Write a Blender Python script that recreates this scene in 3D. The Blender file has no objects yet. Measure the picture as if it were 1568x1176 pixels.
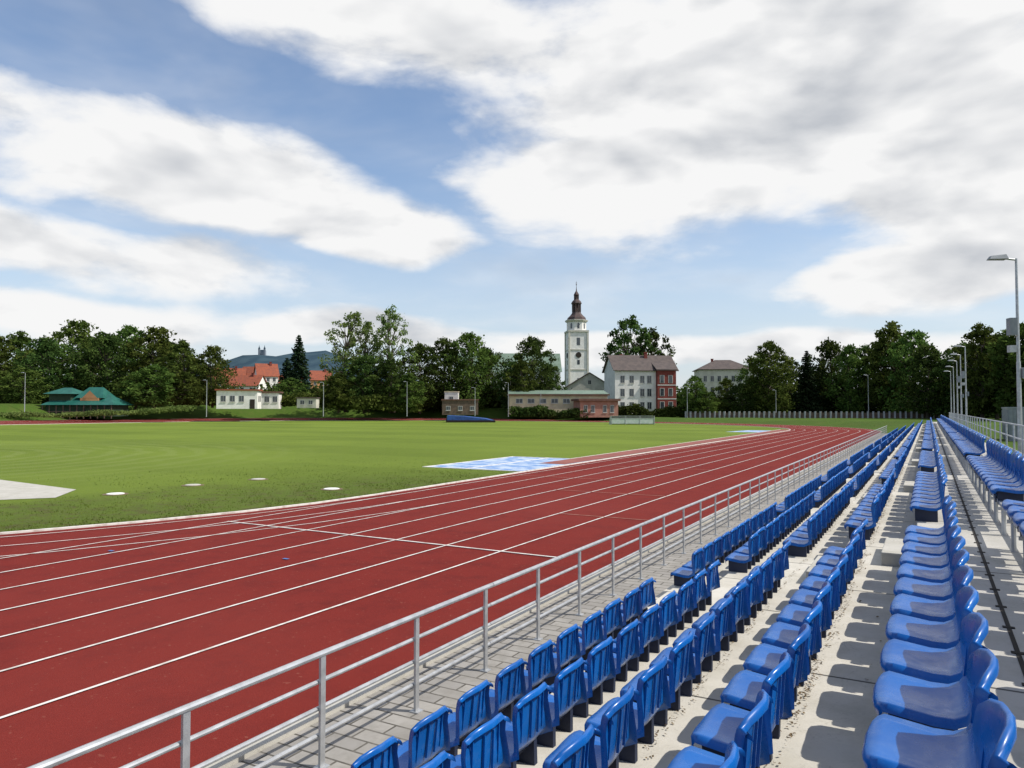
import bpy, math, random
import numpy as np
from mathutils import Vector, Matrix
random.seed(7); rng=np.random.default_rng(11)
D=bpy.data; sc=bpy.context.scene
COL=sc.collection
YAW=math.radians(29.4); CY,SY=math.cos(YAW),math.sin(YAW)
EYE=3.0

# ------------------------------------------------------------ helpers
def site(t,d,z=0.0):
    """position from image coordinates: d metres out along the view axis, t*d metres to its right"""
    return Vector((CY*t*d-SY*d, SY*t*d+CY*d, z))

def link(o,parent=None):
    COL.objects.link(o)
    if parent: o.parent=parent
    return o
def empty(name,loc=(0,0,0),rz=0):
    o=D.objects.new(name,None); o.location=loc; o.rotation_euler=(0,0,rz); o.empty_display_size=.3
    return link(o)

class MB:
    def __init__(s): s.v=[]; s.f=[]; s.m=[]; s.cur=0
    def add(s,vs,fs,m=None):
        n=len(s.v); s.v+= [tuple(v) for v in vs]; s.f+=[tuple(i+n for i in f) for f in fs]
        s.m+=[s.cur if m is None else m]*len(fs)
    def box(s,x0,x1,y0,y1,z0,z1,m=None):
        s.add([(x0,y0,z0),(x1,y0,z0),(x1,y1,z0),(x0,y1,z0),(x0,y0,z1),(x1,y0,z1),(x1,y1,z1),(x0,y1,z1)],
              [(0,3,2,1),(4,5,6,7),(0,1,5,4),(1,2,6,5),(2,3,7,6),(3,0,4,7)],m)
    def tube(s,p0,p1,r0,r1=None,n=8,m=None,caps=True):
        r1=r0 if r1 is None else r1
        p0=Vector(p0);p1=Vector(p1);a=(p1-p0).normalized()
        u=a.orthogonal().normalized(); w=a.cross(u)
        vs=[];fs=[]
        for p,r in((p0,r0),(p1,r1)):
            for i in range(n):
                t=2*math.pi*i/n; vs.append(p+u*math.cos(t)*r+w*math.sin(t)*r)
        for i in range(n): fs.append((i,(i+1)%n,n+(i+1)%n,n+i))
        if caps: fs+= [tuple(range(n))[::-1],tuple(range(n,2*n))]
        s.add(vs,fs,m)
    def lathe(s,prof,cx=0,cy=0,n=8,ph=0,m=None):
        vs=[];fs=[]
        for r,z in prof:
            for i in range(n):
                t=2*math.pi*i/n+ph; vs.append((cx+r*math.cos(t),cy+r*math.sin(t),z))
        for k in range(len(prof)-1):
            for i in range(n):
                fs.append((k*n+i,k*n+(i+1)%n,(k+1)*n+(i+1)%n,(k+1)*n+i))
        fs+=[tuple(range(n))[::-1],tuple(range((len(prof)-1)*n,len(prof)*n))]
        s.add(vs,fs,m)
    def obj(s,name,mats,parent=None,smooth=False,bevel=0):
        me=D.meshes.new(name); me.from_pydata(s.v,[],s.f)
        for m in (mats if isinstance(mats,(list,tuple)) else [mats]): me.materials.append(m)
        me.polygons.foreach_set('material_index',s.m)
        if smooth: me.polygons.foreach_set('use_smooth',[True]*len(s.f))
        me.update()
        o=D.objects.new(name,me); link(o,parent)
        if bevel:
            b=o.modifiers.new('b','BEVEL'); b.width=bevel; b.segments=2; b.limit_method='ANGLE'
        return o

def mesh_np(name,V,F,mats,mi=None,smooth=False):
    me=D.meshes.new(name); nv=len(V); nf=len(F); k=F.shape[1]
    me.vertices.add(nv); me.vertices.foreach_set('co',V.astype(np.float32).ravel())
    me.loops.add(nf*k); me.loops.foreach_set('vertex_index',F.astype(np.int32).ravel())
    me.polygons.add(nf); me.polygons.foreach_set('loop_start',np.arange(0,nf*k,k,dtype=np.int32))
    me.polygons.foreach_set('loop_total',np.full(nf,k,dtype=np.int32))
    for m in mats: me.materials.append(m)
    if mi is not None: me.polygons.foreach_set('material_index',mi.astype(np.int32))
    if smooth: me.polygons.foreach_set('use_smooth',np.ones(nf,dtype=bool))
    me.update(calc_edges=True); me.validate()
    return me

# ------------------------------------------------------------ materials
class NT:
    def __init__(s,tree): s.t=tree
    def n(s,typ,**kw):
        x=s.t.nodes.new(typ)
        for k,v in kw.items(): setattr(x,k,v)
        return x
    def L(s,a,b): s.t.links.new(a,b)
    def inp(s,sock,v):
        if hasattr(v,'is_linked') or hasattr(v,'links'): s.L(v,sock)
        else: sock.default_value=v
    def M(s,op,a,b=0.0,c=None,clamp=False):
        x=s.n('ShaderNodeMath',operation=op,use_clamp=clamp)
        s.inp(x.inputs[0],a); s.inp(x.inputs[1],b)
        if c is not None: s.inp(x.inputs[2],c)
        return x.outputs[0]
    def noise(s,vec,scale,detail=4,rough=.55,dist=0):
        x=s.n('ShaderNodeTexNoise'); x.inputs['Scale'].default_value=scale; x.inputs['Detail'].default_value=detail
        x.inputs['Roughness'].default_value=rough; x.inputs['Distortion'].default_value=dist
        if vec is not None: s.L(vec,x.inputs['Vector'])
        return x.outputs['Fac']
    def sstep(s,v,a,b,lo=0,hi=1):
        x=s.n('ShaderNodeMapRange',interpolation_type='SMOOTHSTEP'); s.inp(x.inputs[0],v)
        x.inputs[1].default_value=a;x.inputs[2].default_value=b;x.inputs[3].default_value=lo;x.inputs[4].default_value=hi
        return x.outputs[0]
    def mix(s,f,a,b,mode='MIX'):
        x=s.n('ShaderNodeMix',data_type='RGBA',blend_type=mode)
        s.inp(x.inputs[0],f); s.inp(x.inputs[6],a); s.inp(x.inputs[7],b)
        return x.outputs[2]
def c4(c): return (c[0],c[1],c[2],1)
def newmat(name):
    m=D.materials.new(name); m.use_nodes=True; nt=NT(m.node_tree)
    b=m.node_tree.nodes['Principled BSDF']
    return m,nt,b
def pmat(name,c1,c2=None,scale=3,rough=.8,metal=0,bump=0,bscale=None,detail=4,spec=.4,lo=.35,hi=.65):
    m,nt,b=newmat(name); c2=c2 or tuple(x*.8 for x in c1)
    g=nt.n('ShaderNodeNewGeometry'); tc=g.outputs['Position']
    f=nt.sstep(nt.noise(tc,scale,detail,.6),lo,hi)
    nt.L(nt.mix(f,c4(c1),c4(c2)),b.inputs['Base Color'])
    b.inputs['Roughness'].default_value=rough; b.inputs['Metallic'].default_value=metal
    b.inputs['Specular IOR Level'].default_value=spec
    if bump:
        bn=nt.n('ShaderNodeBump'); bn.inputs['Strength'].default_value=bump; bn.inputs['Distance'].default_value=.02
        nt.L(nt.noise(tc,bscale or scale*8,4,.6),bn.inputs['Height']); nt.L(bn.outputs[0],b.inputs['Normal'])
    return m

# track rubber
m_track,nt,b=newmat('track_rubber')
P=nt.n('ShaderNodeNewGeometry').outputs['Position']
fine=nt.noise(P,90,2,.7); mid=nt.noise(P,1.3,6,.7); big=nt.noise(P,.12,2)
c=nt.mix(nt.sstep(fine,.3,.7),c4((.120,.012,.009)),c4((.195,.024,.018)))
c=nt.mix(nt.sstep(mid,.42,.78),c,c4((.112,.014,.012)))
spk=nt.noise(P,14,2,.5)
c=nt.mix(nt.M('MULTIPLY',nt.sstep(spk,.68,.74),.5),c,c4((.26,.10,.07)))
c=nt.mix(nt.M('MULTIPLY',nt.sstep(big,.4,.7),.4),c,c4((.185,.03,.023)))
nt.L(c,b.inputs['Base Color']); b.inputs['Roughness'].default_value=.9; b.inputs['Specular IOR Level'].default_value=.1
bn=nt.n('ShaderNodeBump'); bn.inputs['Strength'].default_value=.35; bn.inputs['Distance'].default_value=.01
nt.L(fine,bn.inputs['Height']); nt.L(bn.outputs[0],b.inputs['Normal'])

# infield grass
def grassmat(name,ca,cb,cc,brown=False):
    m,nt,b=newmat(name)
    P=nt.n('ShaderNodeNewGeometry').outputs['Position']
    fine=nt.noise(P,22,4,.8); mid=nt.noise(P,.9,5,.6); big=nt.noise(P,.06,3,.55)
    c=nt.mix(nt.sstep(fine,.35,.65),c4(ca),c4(cb))
    c=nt.mix(nt.M('MULTIPLY',nt.sstep(mid,.4,.75),.6),c,c4(cc))
    c=nt.mix(nt.M('MULTIPLY',nt.sstep(big,.4,.65),.4),c,c4(tuple(x*1.2 for x in cb)))
    if brown:
        s=nt.n('ShaderNodeSeparateXYZ'); nt.L(P,s.inputs[0]); X,Y=s.outputs[0],s.outputs[1]
        dx=nt.M('ADD',X,58); dy=nt.M('ADD',Y,-18)
        r=nt.M('SQRT',nt.M('ADD',nt.M('MULTIPLY',dx,dx),nt.M('MULTIPLY',dy,dy)))
        r=nt.M('ADD',r,nt.M('MULTIPLY',nt.noise(P,.3,3),2.5))
        w=nt.M('SINE',nt.M('MULTIPLY',r,3.4))
        near=nt.sstep(r,34,20)
        c=nt.mix(nt.M('MULTIPLY',nt.M('MULTIPLY',nt.sstep(w,-.2,.9),near),.2),c,c4((.24,.28,.11)))
        w2=nt.sstep(nt.M('SINE',nt.M('MULTIPLY',Y,.42)),-.3,.3)
        c=nt.mix(nt.M('MULTIPLY',w2,.15),c,c4(tuple(x*1.4 for x in cb)))
        dd=nt.M('ADD',X,nt.M('MULTIPLY',nt.M('ADD',Y,-17),-.22))
        dd=nt.M('ADD',dd,nt.M('MULTIPLY',nt.M('SUBTRACT',nt.noise(P,.35,4),.5),10))
        strip=nt.M('MULTIPLY',nt.sstep(dd,-27,-20),nt.sstep(Y,36,18))
        worn=nt.M('MULTIPLY',strip,nt.sstep(nt.noise(P,1.5,7,.8),.48,.6))
        c=nt.mix(nt.M('MULTIPLY',strip,.45),c,c4((.048,.075,.016)))
        c=nt.mix(nt.M('MULTIPLY',worn,.65),c,c4((.095,.072,.038)))
    nt.L(c,b.inputs['Base Color']); b.inputs['Roughness'].default_value=.95; b.inputs['Specular IOR Level'].default_value=.1
    bn=nt.n('ShaderNodeBump'); bn.inputs['Strength'].default_value=.8; bn.inputs['Distance'].default_value=.06
    nt.L(fine,bn.inputs['Height']); nt.L(bn.outputs[0],b.inputs['Normal'])
    return m
m_field=grassmat('infield_grass',(.074,.118,.014),(.155,.208,.031),(.115,.152,.025),True)
m_bank=grassmat('bank_grass',(.028,.062,.009),(.07,.12,.016),(.085,.098,.024))
m_ground=grassmat('ground_grass',(.035,.06,.015),(.06,.10,.02),(.05,.07,.02))

# concrete with joints along Y
def concrete(name,base,joint=2.4):
    m,nt,b=newmat(name)
    P=nt.n('ShaderNodeNewGeometry').outputs['Position']
    s=nt.n('ShaderNodeSeparateXYZ'); nt.L(P,s.inputs[0])
    mid=nt.noise(P,2.2,7,.7); fine=nt.noise(P,60,3,.7); big=nt.noise(P,.5,2)
    c=nt.mix(nt.sstep(mid,.35,.75),c4(base),c4((base[0]*.78,base[1]*.77,base[2]*.73)))
    c=nt.mix(nt.M('MULTIPLY',nt.sstep(fine,.55,.75),.3),c,c4(tuple(x*.55 for x in base)))
    c=nt.mix(nt.M('MULTIPLY',nt.sstep(big,.45,.7),.3),c,c4((base[0]*.8,base[1]*.8,base[2]*.77)))
    st_=nt.noise(P,.9,6,.75,1.2)
    crk=nt.sstep(nt.M('ABSOLUTE',nt.M('SUBTRACT',st_,.5)),.006,.0)
    c=nt.mix(nt.M('MULTIPLY',crk,.3),c,c4(tuple(x*.35 for x in base)))
    c=nt.mix(nt.M('MULTIPLY',nt.sstep(st_,.62,.70),.3),c,c4((base[0]*.5,base[1]*.48,base[2]*.42)))
    if joint:
        fr=nt.M('PINGPONG',nt.M('ADD',s.outputs[1],100.7),joint/2)
        j=nt.sstep(fr,.016,.006)
        c=nt.mix(nt.M('MULTIPLY',j,.9),c,c4((.03,.028,.025)))
    nt.L(c,b.inputs['Base Color']); b.inputs['Roughness'].default_value=.85; b.inputs['Specular IOR Level'].default_value=.3
    bn=nt.n('ShaderNodeBump'); bn.inputs['Strength'].default_value=.3; bn.inputs['Distance'].default_value=.005
    nt.L(fine,bn.inputs['Height']); nt.L(bn.outputs[0],b.inputs['Normal'])
    return m
m_conc=concrete('concrete_tier',(.56,.53,.465))
m_walk=concrete('concrete_walkway',(.47,.45,.41),3.0)
m_block=concrete('concrete_block',(.48,.46,.41),0)

# paving blocks
m_pave,nt,b=newmat('paving_blocks')
P=nt.n('ShaderNodeNewGeometry').outputs['Position']
br=nt.n('ShaderNodeTexBrick'); nt.L(P,br.inputs['Vector']); br.inputs['Scale'].default_value=1
br.inputs['Brick Width'].default_value=.4; br.inputs['Row Height'].default_value=.2; br.inputs['Mortar Size'].default_value=.012
br.inputs['Color1'].default_value=c4((.33,.31,.28)); br.inputs['Color2'].default_value=c4((.25,.235,.215)); br.inputs['Mortar'].default_value=c4((.07,.062,.05))
c=nt.mix(nt.sstep(nt.noise(P,3,6,.7),.35,.8),br.outputs[0],c4((.2,.185,.16)))
nt.L(c,b.inputs['Base Color']); b.inputs['Roughness'].default_value=.9
bn=nt.n('ShaderNodeBump'); bn.inputs['Strength'].default_value=.5; bn.inputs['Distance'].default_value=.01
nt.L(br.outputs['Fac'],bn.inputs['Height']); bn.invert=True; nt.L(bn.outputs[0],b.inputs['Normal'])

# seat plastic
m_seat,nt,b=newmat('blue_seat_plastic')
P=nt.n('ShaderNodeNewGeometry').outputs['Position']
c=nt.mix(nt.sstep(nt.noise(P,1.7,3),.3,.7),c4((.003,.085,.33)),c4((.004,.115,.42)))
dust=nt.M('MULTIPLY',nt.sstep(nt.noise(P,14,5,.7),.48,.8),.15)
c=nt.mix(dust,c,c4((.20,.27,.38)))
nt.L(c,b.inputs['Base Color']); nt.L(nt.sstep(nt.noise(P,9,4,.7),.3,.7,.20,.42),b.inputs['Roughness']); b.inputs['Specular IOR Level'].default_value=.4
m_seatdark=pmat('seat_bracket',(.012,.02,.05),rough=.6)
m_galv=pmat('galvanised_steel',(.50,.51,.52),(.38,.39,.40),scale=7,rough=.45,metal=.55,spec=.5)
m_white=pmat('white_line_paint',(.70,.67,.62),(.45,.38,.33),scale=4,rough=.7,lo=.4,hi=.75)
m_faint=pmat('worn_line_paint',(.34,.19,.14),(.24,.1,.07),scale=5,rough=.8)
m_blueline=pmat('blue_mark_paint',(.06,.14,.35),rough=.7)
m_mat=pmat('pale_blue_surface',(.14,.26,.50),(.42,.50,.60),scale=1.2,rough=.7,lo=.42,hi=.58)
m_run=pmat('runway_rubber',(.26,.085,.065),(.2,.06,.045),scale=.8,rough=.85)
m_debris=pmat('leaf_debris',(.11,.07,.035),(.19,.14,.08),scale=40,rough=.9)
m_bark=pmat('bark',(.09,.075,.055),(.055,.045,.032),scale=4,rough=.95)
m_glass=pmat('window_glass',(.03,.035,.045),(.05,.06,.07),scale=1,rough=.12,spec=.8)
m_frame=pmat('window_frame',(.55,.54,.5),rough=.6)
m_plw=pmat('white_plaster',(.80,.78,.74),(.68,.66,.62),scale=.7,rough=.9)
m_ply=pmat('cream_plaster',(.62,.54,.36),(.50,.43,.29),scale=.7,rough=.9)
m_plg=pmat('grey_plaster',(.56,.54,.47),(.46,.44,.38),scale=.6,rough=.9)
m_plp=pmat('pink_plaster',(.40,.20,.15),(.30,.15,.11),scale=.7,rough=.9)
m_plo=pmat('orange_plaster',(.55,.28,.13),(.45,.23,.11),scale=.7,rough=.9)
m_brick=pmat('red_brick',(.22,.048,.036),(.15,.036,.028),scale=2,rough=.9)
m_redtile=pmat('red_roof_tile',(.28,.075,.035),(.20,.06,.035),scale=1.3,rough=.85)
m_greyroof=pmat('grey_roof',(.115,.092,.083),(.085,.07,.066),scale=.8,rough=.8,spec=.2)
m_brownroof=pmat('brown_roof',(.15,.075,.05),(.11,.055,.04),scale=1,rough=.7)
m_teal=pmat('teal_metal_roof',(.010,.085,.066),(.018,.115,.09),scale=.6,rough=.5)
m_dgreen=pmat('dark_green_planks',(.02,.04,.022),(.03,.055,.03),scale=1,rough=.8)
m_verd=pmat('pale_green_roof',(.12,.18,.13),(.16,.22,.17),scale=.5,rough=.6)
m_copper=pmat('tower_copper',(.075,.038,.032),(.05,.04,.038),scale=1,rough=.6)
m_dark=pmat('dark_shade_wood',(.03,.024,.018),rough=.9)
m_tarp=pmat('blue_tarpaulin',(.02,.06,.22),(.03,.10,.32),scale=1.5,rough=.5)
m_greenpl=pmat('pale_green_plastic',(.40,.48,.42),(.5,.55,.52),scale=2,rough=.35)
m_contain=pmat('grey_container',(.28,.30,.31),(.22,.24,.25),scale=2,rough=.6)
m_brownpan=pmat('brown_fence_panel',(.13,.09,.065),(.09,.065,.05),scale=1.5,rough=.9)
m_post=pmat('pale_fence_post',(.42,.42,.42),rough=.9)
m_hill=pmat('hazy_hill_forest',(.034,.06,.082),(.055,.09,.11),scale=.02,rough=1,spec=0)  # bluish distance haze is painted into the forest colour
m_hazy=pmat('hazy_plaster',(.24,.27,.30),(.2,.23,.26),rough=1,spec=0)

def leafmat(name,ca,cb,trans=.3):
    m=D.materials.new(name); m.use_nodes=True; nt=NT(m.node_tree); m.node_tree.nodes.clear()
    g=nt.n('ShaderNodeNewGeometry'); oi=nt.n('ShaderNodeObjectInfo')
    n1=nt.noise(g.outputs['Position'],.4,2,.6)
    c=nt.mix(nt.sstep(n1,.34,.66),c4(ca),c4(cb))
    hsv=nt.n('ShaderNodeHueSaturation'); nt.L(c,hsv.inputs['Color'])
    nt.L(nt.M('ADD',nt.M('MULTIPLY',oi.outputs['Random'],.05),.475),hsv.inputs['Hue'])
    nt.L(nt.M('ADD',nt.M('MULTIPLY',oi.outputs['Random'],.7),.75),hsv.inputs['Value'])
    d=nt.n('ShaderNodeBsdfDiffuse'); tr=nt.n('ShaderNodeBsdfTranslucent')
    nt.L(hsv.outputs[0],d.inputs[0]); nt.L(hsv.outputs[0],tr.inputs[0])
    mx=nt.n('ShaderNodeMixShader'); mx.inputs[0].default_value=trans
    nt.L(d.outputs[0],mx.inputs[1]); nt.L(tr.outputs[0],mx.inputs[2])
    o=nt.n('ShaderNodeOutputMaterial'); nt.L(mx.outputs[0],o.inputs[0])
    return m
m_leaf=leafmat('leaves',(.042,.072,.016),(.115,.16,.036),.35)
m_leafl=leafmat('light_leaves',(.09,.135,.038),(.18,.235,.068),.42)
m_needle=leafmat('needles',(.014,.028,.014),(.034,.055,.024),.1)
m_leafd=leafmat('dark_leaves',(.027,.048,.013),(.072,.105,.026))
m_blade=leafmat('grass_blades',(.075,.115,.018),(.15,.20,.04),.45)

# ------------------------------------------------------------ ground
mb=MB(); mb.add([(-3000,-3000,0),(3000,-3000,0),(3000,3000,0),(-3000,3000,0)],[(0,1,2,3)]); mb.obj('ground',m_ground)

CX,YN,YF=-90.0,20.0,105.0
def oval(off,nb=48,ns=10):
    a=73.3+off; bf=52+off; bnr=40+off; pts=[]
    al=a-14+(5*min(1,max(0,off/11.45)))
    for i in range(ns): pts.append((CX+a, YN+(YF-YN)*i/ns))
    for i in range(nb):
        t=math.pi*i/nb; c_=math.cos(t); pts.append((CX+(a if c_>0 else al)*c_, YF+bf*math.sin(t)))
    for i in range(ns): pts.append((CX-al, YF-(YF-YN)*i/ns))
    for i in range(nb):
        t=math.pi+math.pi*i/nb; c_=math.cos(t); pts.append((CX+(a if c_>0 else al)*c_, YN+bnr*math.sin(t)))
    return pts
def smooth(a,b,x):
    t=min(1,max(0,(x-a)/(b-a))); return t*t*(3-2*t)
def tz(x,off):      # made-up tilt of the oval's far side, so its red band shows in view
    return .52*min(1,max(0,off/11.45))*(1-smooth(-115,-60,x))
def ring(o0,o1,z):
    p0,p1=oval(o0),oval(o1); n=len(p0); mb=MB()
    mb.add([(x,y,z+tz(x,o0)) for x,y in p0]+[(x,y,z+tz(x,o1)) for x,y in p1],[(i,n+i,n+(i+1)%n,(i+1)%n) for i in range(n)])
    return mb
p=oval(0); mb=MB(); n=len(p)
mb.add([(x,y,.008) for x,y in p],[tuple(range(n))]); mb.obj('infield_grass_pitch',m_field)
rt=ring(0,11.45,.012)
rt.add([(-17.6,-40,.02),(-5.25,-40,.02),(-5.25,22,.02),(-16.7,22,.02)],[(0,1,2,3)])
rt.obj('running_track',m_track)
def cut(r):
    pts=r.v
    keep=[f for f in r.f if not (pts[f[0]][1]<19.9 and pts[f[0]][0]>-70)]
    r.f=keep; r.m=[0]*len(keep); return r
lanes=MB()
for k in range(8):
    o=.6+1.38*k; w=.024
    r=ring(o-w,o+w,.03)
    if k>2: cut(r)
    lanes.add(r.v,r.f)
    X=CX+73.3+o
    lanes.add([(X-w,-40,.034),(X+w,-40,.034),(X+w,YN,.034),(X-w,YN,.034)],[(0,1,2,3)])
lanes.box(-16.15,-6.4,13.37,13.43,.03,.038)
lanes.obj('lane_lines',m_white)
mk=MB()
for y,x0,x1 in((24.5,-12,-7.8),(29.0,-16,-10.6),(19.0,-9.2,-6.5),(36,-14.6,-9.2)):
    mk.add([(x0,y,.037),(x1,y,.037),(x1,y+.05,.037),(x0,y+.05,.037)],[(0,1,2,3)])
mk.obj('relay_marks',m_faint)
mk=MB()
for x,y in((-15.0,9.4),(-11.2,10.6)):
    mk.add([(x,y,.038),(x+.14,y,.038),(x+.14,y+.08,.038),(x,y+.08,.038)],[(0,1,2,3)])
mk.obj('start_marks',m_blueline)
# kerb
p0,p1=oval(-.05),oval(.06); n=len(p0); mb=MB()
vs=[(x,y,.0) for x,y in p0]+[(x,y,.06) for x,y in p0]+[(x,y,.06) for x,y in p1]+[(x,y,.0) for x,y in p1]
fs=[]
for i in range(n):
    j=(i+1)%n
    for a in range(3): fs.append((a*n+i,a*n+j,(a+1)*n+j,(a+1)*n+i))
mb.add(vs,fs); mb.obj('inner_track_kerb',m_white)
cut(ring(11.3,11.4,.026)).obj('outer_track_edge',m_plg)

# jumping areas
mb=MB()
mb.add([(-22.6,31,.02),(-17.0,31,.02),(-17.0,40.2,.02),(-22.6,40.2,.02)],[(0,1,2,3)],0)
mb.add([(-23,97,.02),(-18.8,97,.02),(-18.8,106,.02),(-22,106,.02)],[(0,1,2,3)],0)
mb.add([(-18.6,36.0,.028),(-17.05,36.0,.028),(-17.05,112,.028),(-18.6,112,.028)],[(0,1,2,3)],1)
for (a,b_,c_,d_) in((-22.7,-16.95,30.9,31.05),(-22.7,-22.55,31.05,40.2),(-22.7,-18.75,40.2,40.35),(-18.7,-18.62,40.2,112),(-20.2,-20.08,31.05,40.2)):
    mb.box(a,b_,c_,d_,0,.036,2)
mb.obj('jump_runway',[m_mat,m_run,m_white])
mb=MB(); mb.add([(-40,11.5,.02),(-27,12.4,.02),(-25.6,14.2,.02),(-27.5,16.0,.02),(-40,17.2,.02)],[(0,1,2,3,4)]); mb.obj('throwing_circle_pad',m_block)
for t,d in((-.534,26.0),(-.430,29.0),(-.342,31.4),(-.243,27.6)):
    mb=MB(); mb.lathe([(.29,0),(.29,.03),(.25,.04),(.05,.045)],n=16); mb.lathe([(.42,0),(.42,.012),(.30,.014)],n=16,m=1)
    o=mb.obj('drain_cover',[m_plw if t in(-.534,-.243) else m_block,m_debris],smooth=False); o.location=site(t,d,.008)
# short grass blades along the near edge of the pitch, thinning out with distance from the kerb
def blades(name,n,hgt,mat):
    y=6+34*rng.random(n)**1.2; off=rng.random(n)**1.6*17
    xe=np.where(y<20,CX+73.3*np.sqrt(np.clip(1-((20-y)/40)**2,0,1)),-16.7)-.07
    x=xe-off
    cl=np.sin(x*1.9+np.sin(y*1.3)*2)+np.sin(y*2.3+x)
    ok=~((x<-25.4)&(y>11)&(y<17.3))&~((x>-22.8)&(y>30.8)&(y<40.5))
    ok&=rng.random(n)<(1-off/17)*np.clip((38-y)/14,0,1)*np.where(cl>-.2,.75,.2)
    x=x[ok];y=y[ok];n=len(x)
    a=rng.random(n)*6.28; h=hgt*(.4+rng.random(n)); wd=.008+.012*rng.random(n); l=rng.normal(0,.5,(n,2))*h[:,None]
    b0=np.stack([x-np.cos(a)*wd,y-np.sin(a)*wd,np.full(n,.006)],1); b1=np.stack([x+np.cos(a)*wd,y+np.sin(a)*wd,np.full(n,.006)],1)
    tp=np.stack([x+l[:,0],y+l[:,1],.006+h],1)
    V=np.stack([b0,b1,tp],1).reshape(-1,3); F=np.arange(n*3).reshape(-1,3)
    link(D.objects.new(name,mesh_np(name,V,F,[mat])))
blades('grass_tufts',55000,.038,m_blade)

# ------------------------------------------------------------ embankment
def plat(x,y):
    return 3.95-3.2*smooth(-125,-58,x)
offs=[11.5,12.4,14.5,17,20,24,60,260]; fr=[0,.02,.25,.62,.93,1,1.02,1.0]
mb=MB(); nn=80
rows=[]
for o in offs: rows.append(oval(o,nb=60)[4:nn+30])
N=len(rows[0]); V=[];F=[]
for k,row in enumerate(rows):
    for i,(x,y) in enumerate(row):
        h=plat(x,y); wob=.12*math.sin(i*1.7)+.1*math.sin(i*.63+2) if 1<k<6 else 0
        z=fr[k]*h+wob*(.5+h*.25)
        z=max(z,tz(x,11.45)+.005) if k<4 else z
        V.append((x,y,z))
for k in range(len(rows)-1):
    for i in range(N-1): F.append((k*N+i,(k+1)*N+i,(k+1)*N+i+1,k*N+i+1))
mb.add(V,F); mb.obj('grass_embankment',m_bank,smooth=True)
mb=MB(); xs=[1.95,2.6,4.2,8,60]; zs=[1.45,1.3,.8,.75,1.0]; ys=[-30,0,30,60,95,140,180,420]
V=[(x,y,z*(1 if y<170 else .8)) for x,z in zip(xs,zs) for y in ys]; n=len(ys)
mb.add(V,[(i*n+j,(i+1)*n+j,(i+1)*n+j+1,i*n+j+1) for i in range(len(xs)-1) for j in range(n-1)])
mb.add([(1.95,-30,0),(1.95,180,0),(1.95,180,1.4),(1.95,-30,1.45)],[(0,1,2,3)])
mb.obj('grass_slope_behind_stand',m_bank,smooth=False)

# ------------------------------------------------------------ grandstand
Y0,Y1=-4.0,88.0
BT=[-2.776,-2.040,-1.306,-.571,.164]            # top of seat backs (x)
LV=[.56,.83,1.105,1.38,1.65]                     # tread levels
ED=[x-.31 for x in BT]
st=MB()
for i in range(5):
    x1=ED[i+1] if i<4 else 1.95
    st.box(ED[i],x1,Y0,Y1-.0,-.1-.01*i,LV[i],1 if i==4 else 0)
st.box(ED[0]-.42,ED[0]-.002,Y0,Y1,-.1,.28,0)
stand=st.obj('concrete_grandstand',[m_conc,m_walk],bevel=.012)
AIS=[9.1+7.7*k for k in range(11)]
sb=MB()
for a in AIS:
    for i in range(4):
        sb.box(ED[i+1]-.31,ED[i+1]-.002,a-.5,a+.5,LV[i]-.05,LV[i]+.136)
    sb.box(ED[0]-.42+.1,ED[0]-.004,a-.5,a+.5,.2,.42)
o=sb.obj('aisle_steps',m_block,stand,bevel=.01)
dr=MB(); dr.box(.395,.42,Y0,Y1,1.64,1.653)
for y in np.arange(0,60,.55): dr.box(.375,.44,y,y+.04,1.64,1.655)
dr.obj('drain_slot',m_dark,stand)

# seat shell
prof=[(.012,-.055),(.0,-.02),(.012,.004),(.06,.010),(.14,.0),(.22,-.010),(.285,-.008),(.325,.012),(.346,.055),(.356,.12),(.364,.19),(.372,.26),(.380,.32),(.387,.352),(.398,.362),(.410,.350),(.413,.325)]
ys=[-1,-.95,-.75,-.4,0,.4,.75,.95,1]
sv=[];sf=[]
NP,NY=len(prof),len(ys)
for k,(x,z) in enumerate(prof):
    back=min(1,max(0,(z-.02)/.25)) if k>6 else 0
    for y in ys:
        xx=x-.055*back*y*y ; zz=z
        if not back: zz+=.022*y*y
        if k>=9: zz-= .06*abs(y)**4*((z-.12)/.24)
        if abs(y)==1:
            if back: xx+=.04
            zz-=.035*(1-back)
        hw=.218-.02*back
        if k<3: hw-=.02
        if k<3: xx+=.03*y*y*y*y
        sv.append((xx,y*hw,zz))
for k in range(NP-1):
    for j in range(NY-1): sf.append((k*NY+j,k*NY+j+1,(k+1)*NY+j+1,(k+1)*NY+j))
nshell=len(sf)
sm=MB(); sm.add(sv,sf,0)
for y in(-.13,-.045,.045,.13):   # ribs behind the back
    yy=y/.21; dx=-.055*yy*yy
    x0=.357+dx; x1=.381+dx
    sm.add([(x0,y-.004,.08),(x0,y+.004,.08),(x0+.014,y+.003,.08),(x0+.014,y-.003,.08),(x1-.004,y-.004,.29),(x1-.004,y+.004,.29),(x1+.007,y+.003,.29),(x1+.007,y-.003,.29)],
           [(0,1,2,3),(4,7,6,5),(1,5,6,2),(2,6,7,3),(3,7,4,0)],0)
def block(x0,x1,y0,y1,z0,z1):
    sm.box(x0,x1,y0,y1,z0,z1,1)
block(.06,.30,-.15,-.11,-.16,-.012); block(.06,.30,.11,.15,-.16,-.012); block(.10,.27,-.11,.11,-.05,-.012)
SV=np.array(sm.v); SF=[f for f in sm.f]; SM=np.array(sm.m); SFa=np.array(SF)
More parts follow.
